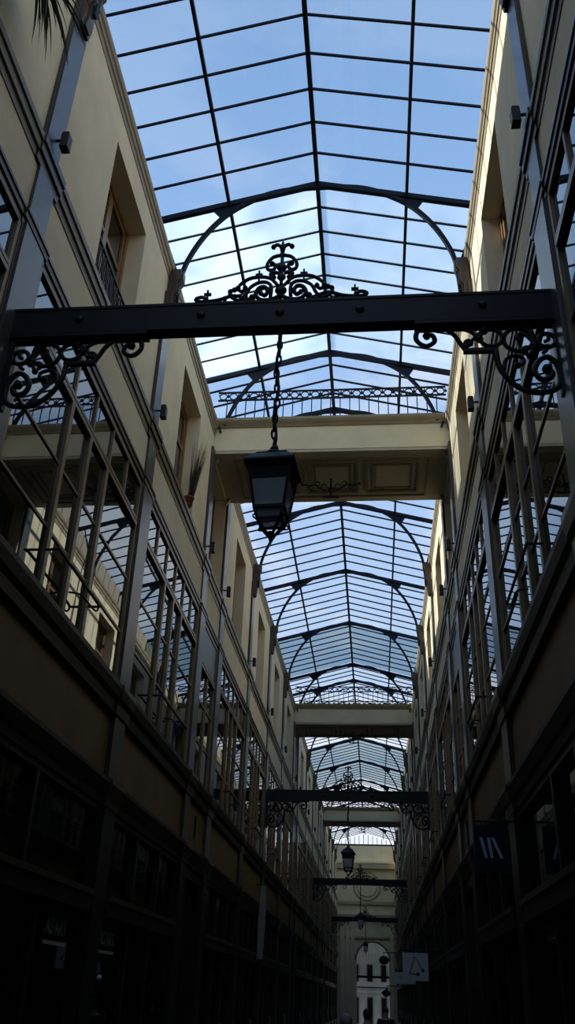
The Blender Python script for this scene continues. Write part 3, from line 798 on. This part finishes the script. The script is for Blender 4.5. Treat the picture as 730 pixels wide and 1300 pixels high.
for sx in (-1.55, 1.55):
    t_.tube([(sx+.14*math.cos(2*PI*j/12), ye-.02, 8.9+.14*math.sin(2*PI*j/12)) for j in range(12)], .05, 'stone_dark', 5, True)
trim(t_)
# glazed gable above the end wall
nwin[0] += 1
g = MB(); g.box(-2.58, 2.46, ye+.05, ye+.15, 11.7, 11.82, 'bar')
root = struct(g.build('window_%d' % nwin[0]))
for i in range(1, 15):
    xx = -2.5+i*5/15
    MB().box(xx-.02, xx+.02, ye+.07, ye+.13, 11.8, max(11.85, roofz(xx)-.02), 'bar').build('glazing_bar', root)
MB().prism([(-2.55, 11.8), (2.43, 11.8), (2.43, 11.85), (RX, RZ-.03), (-2.55, 11.85)], ye+.095, ye+.103, 'y', 'roofglass').build('glass', root)
# fanlight bars in the arch
nwin[0] += 1
g = MB(); g.box(CXA-HWA, CXA+HWA, ye+.2, ye+.3, 3.05, 3.2, 'iron').box(CXA-HWA, CXA+HWA, ye+.2, ye+.3, 2.45, 2.52, 'iron')
root = struct(g.build('window_%d' % nwin[0]))
for i in range(1, 22):
    xx = CXA-HWA+i*2*HWA/22; zt = SPR+math.sqrt(max(0, HWA**2-(xx-CXA)**2))
    MB().box(xx-.014, xx+.014, ye+.22, ye+.27, 3.2, zt, 'iron').build('fanlight_bar', root)
# street building
t = thing('street_building', 'pale building across the street seen through the far arch', 'building', (.4, 79, FZ))
MB().box(-5, 6, 79, 82, FZ, 10, 'facade').build('wall', t)
for xx in (-1.0, .1, 1.2):
    for z0, z1 in ((.1, 1.9), (3.0, 4.2)):
        f = MB().box(xx-.22, xx-.17, 78.93, 79, z0, z1, 'shopwood').box(xx+.17, xx+.22, 78.93, 79, z0, z1, 'shopwood').box(xx-.17, xx+.17, 78.93, 79, z1-.05, z1, 'shopwood').build('window', t)
        MB().box(xx-.17, xx+.17, 78.97, 79, z0, z1-.05, 'shopglass').build('pane', f)
MB().box(-5, 6, 78.85, 79, 2.2, 2.4, 'facade').build('ledge', t)
struct(MB().box(-2.7, 2.7, ye+.6, 75, 5.6, 5.8, 'stone').box(-2.7, -2.4, ye+.6, 75, FZ, 5.6, 'stone').box(2.4, 2.7, ye+.6, 75, FZ, 5.6, 'stone').build('wall_porch'))
struct(MB().box(-2.7, 2.7, Y0-.3, Y0, FZ, 11.9, 'brown').build('wall_light_block'))  # unseen wall added across the open passage to block light from behind

# ------------------------------------------------------------------ people (far off, only their heads reach into the picture)
def person(label, x, y, h, top, facing=1, long_hair=False, hair='hair'):
    t = thing('person', label, 'person', (x, y, FZ), None)
    k = h/1.70; f = facing
    J = {'pel': (0, 0, .95), 'spi': (0, .0, 1.18), 'che': (0, .01, 1.36), 'nek': (0, .01, 1.47), 'hd0': (0, -.005*f, 1.555), 'hd1': (0, 0, 1.64),
         'shL': (-.17, .0, 1.40), 'elL': (-.22, .02, 1.13), 'wrL': (-.21, -.06*f, .90), 'haL': (-.205, -.08*f, .82),
         'shR': (.17, .0, 1.40), 'elR': (.22, .02, 1.13), 'wrR': (.21, -.06*f, .90), 'haR': (.205, -.08*f, .82),
         'hiL': (-.09, 0, .90), 'knL': (-.10, -.10*f, .50), 'anL': (-.10, -.06*f, .09), 'toL': (-.11, -.20*f, .04),
         'hiR': (.09, 0, .90), 'knR': (.10, .03*f, .50), 'anR': (.10, .14*f, .10), 'toR': (.11, .01*f, .04)}
    R = {'pel': .13, 'spi': .125, 'che': .14, 'nek': .055, 'hd0': .075, 'hd1': .082, 'shL': .06, 'shR': .06, 'elL': .042, 'elR': .042, 'wrL': .03, 'wrR': .03,
         'haL': .032, 'haR': .032, 'hiL': .095, 'hiR': .095, 'knL': .06, 'knR': .06, 'anL': .042, 'anR': .042, 'toL': .035, 'toR': .035}
    E = [('pel', 'spi'), ('spi', 'che'), ('che', 'nek'), ('nek', 'hd0'), ('hd0', 'hd1'), ('che', 'shL'), ('shL', 'elL'), ('elL', 'wrL'), ('wrL', 'haL'),
         ('che', 'shR'), ('shR', 'elR'), ('elR', 'wrR'), ('wrR', 'haR'), ('pel', 'hiL'), ('hiL', 'knL'), ('knL', 'anL'), ('anL', 'toL'), ('pel', 'hiR'), ('hiR', 'knR'), ('knR', 'anR'), ('anR', 'toR')]
    def skin(name, keys, m, grow=0., par=None, cut=None):
        ks = [q for q in J if q in keys]; idx = {q: i for i, q in enumerate(ks)}
        me = bpy.data.meshes.new(name)
        me.from_pydata([tuple(c*k for c in J[q]) for q in ks], [(idx[a], idx[b]) for a, b in E if a in idx and b in idx], [])
        me.materials.append(M[m]); o = bpy.data.objects.new(name, me); COL.objects.link(o); o.parent = par
        md = o.modifiers.new('skin', 'SKIN')
        lay = me.skin_vertices[0] if me.skin_vertices else None
        if lay is None:
            bpy.context.view_layer.objects.active = o
            bpy.ops.mesh.customdata_skin_add(); lay = me.skin_vertices[0]
        for q in ks:
            r = (R[q]+grow)*k; lay.data[idx[q]].radius = (r*1.15 if q in ('pel', 'spi', 'che') else r, r)
        lay.data[0].use_root = True
        s_ = o.modifiers.new('sub', 'SUBSURF'); s_.levels = 2; s_.render_levels = 2
        return o
    skin('body', set(J), 'skin', 0, t)
    skin('jacket', {'pel', 'spi', 'che', 'shL', 'elL', 'wrL', 'shR', 'elR', 'wrR'}, top, .018, t)
    skin('trousers', {'pel', 'hiL', 'knL', 'anL', 'hiR', 'knR', 'anR'}, 'trousers', .014, t)
    hm = MB(); hm.ball((0, .025*f*k, 1.635*k), .105*k, hair, 12, (.82, .93, .95))
    if long_hair: hm.ball((0, .06*f*k, 1.52*k), .10*k, hair, 10, (.85, .5, 1.2))
    h_ = hm.build('hair', t); h_.location = (0, 0, 0)
    fc = MB()
    for d in (-1, 1): fc.ball((d*.03*k, -.083*f*k, 1.60*k), .011*k, 'ink', 8)
    fc.build('eyes', t).location = (0, 0, 0)
    fc = MB(); fc.ball((0, -.092*f*k, 1.57*k), .014*k, 'skin', 8, (.8, 1, 1.5)); fc.build('nose', t).location = (0, 0, 0)
person('person with grey hair and pale top walking away, nearest of the passers-by', .25, 13.0, 1.62, 'shirt', -1, True, 'greyhair')
person('person in a dark coat in the middle of the passage beyond the grey haired one', .46, 19.0, 1.64, 'coat', -1)
person('person in a dark coat near the bright far end, by the right shops', .86, 26.0, 1.64, 'coat', 1)

# ------------------------------------------------------------------ sky, sun
W = bpy.data.worlds.new('sky'); SC.world = W; W.use_nodes = True
nt = W.node_tree; nt.nodes.clear()
out = nt.nodes.new('ShaderNodeOutputWorld'); bg = nt.nodes.new('ShaderNodeBackground')
tc = nt.nodes.new('ShaderNodeTexCoord'); sep = nt.nodes.new('ShaderNodeSeparateXYZ')
nt.links.new(tc.outputs['Generated'], sep.inputs[0])
ramp = nt.nodes.new('ShaderNodeValToRGB'); cr = ramp.color_ramp
cr.elements[0].position = 0.0; cr.elements[0].color = (.75, .84, .95, 1)
cr.elements[1].position = 1.0; cr.elements[1].color = (.17, .33, .66, 1)
e = cr.elements.new(.45); e.color = (.50, .68, .98, 1)
e = cr.elements.new(.68); e.color = (.36, .57, .93, 1)
e = cr.elements.new(.86); e.color = (.25, .44, .76, 1)
nt.links.new(sep.outputs['Z'], ramp.inputs['Fac'])
mp = nt.nodes.new('ShaderNodeMapping'); mp.inputs['Scale'].default_value = (1.0, .9, 2.6); mp.inputs['Location'].default_value = (.3, .2, .1)
nt.links.new(tc.outputs['Generated'], mp.inputs['Vector'])
no = nt.nodes.new('ShaderNodeTexNoise'); no.inputs['Scale'].default_value = 4.2; no.inputs['Detail'].default_value = 7; no.inputs['Roughness'].default_value = .55
nt.links.new(mp.outputs[0], no.inputs['Vector'])
cl = nt.nodes.new('ShaderNodeMapRange'); cl.inputs['From Min'].default_value = .47; cl.inputs['From Max'].default_value = .60; cl.inputs['To Max'].default_value = .9
nt.links.new(no.outputs['Fac'], cl.inputs['Value'])
cf = nt.nodes.new('ShaderNodeMapRange'); cf.inputs['From Min'].default_value = .78; cf.inputs['From Max'].default_value = .45; cf.inputs['To Min'].default_value = .12
nt.links.new(sep.outputs['Z'], cf.inputs['Value'])
mul = nt.nodes.new('ShaderNodeMath'); mul.operation = 'MULTIPLY'
nt.links.new(cl.outputs[0], mul.inputs[0]); nt.links.new(cf.outputs[0], mul.inputs[1])
mix = nt.nodes.new('ShaderNodeMixRGB'); mix.inputs['Color2'].default_value = (1.0, 1.03, 1.08, 1)
nt.links.new(mul.outputs[0], mix.inputs['Fac']); nt.links.new(ramp.outputs[0], mix.inputs['Color1'])
nt.links.new(mix.outputs[0], bg.inputs['Color']); bg.inputs['Strength'].default_value = 1.0
nt.links.new(bg.outputs[0], out.inputs['Surface'])

sl = bpy.data.lights.new('sun', 'SUN'); sl.energy = 7.0; sl.angle = math.radians(.6); sl.color = (1., .95, .84)
so = bpy.data.objects.new('sun', sl); COL.objects.link(so)
so.rotation_euler = Vector((1, -.12, -.66)).to_track_quat('-Z', 'Y').to_euler()
so.location = (-20, 0, 30)

# ------------------------------------------------------------------ camera
f, yaw, pitch, roll = 1113.6, .1065, .5052, -.0360
cy, sy = math.cos(yaw), math.sin(yaw)
fw = Vector((-sy*math.cos(pitch), cy*math.cos(pitch), math.sin(pitch)))
r = Vector((cy, sy, 0)); d = fw.cross(r)
c_, s_ = math.cos(roll), math.sin(roll)
r2 = c_*r+s_*d; d2 = -s_*r+c_*d
cam = bpy.data.cameras.new('camera'); co = bpy.data.objects.new('camera', cam); COL.objects.link(co)
cam.sensor_fit = 'VERTICAL'; cam.sensor_height = 36; cam.lens = f/1300*36
cam.clip_start = .05; cam.clip_end = 500
m = Matrix((r2, -d2, -fw)).transposed().to_4x4(); m.translation = Vector((.648, 0, 1.70)); co.matrix_world = m
SC.camera = co
vs = SC.view_settings
SC.display_settings.display_device = 'sRGB'
vs.view_transform = 'Standard'; vs.look = 'None'; vs.exposure = .15; vs.gamma = 1; vs.use_curve_mapping = False
SC.cycles.transparent_max_bounces = 24; SC.cycles.max_bounces = 8
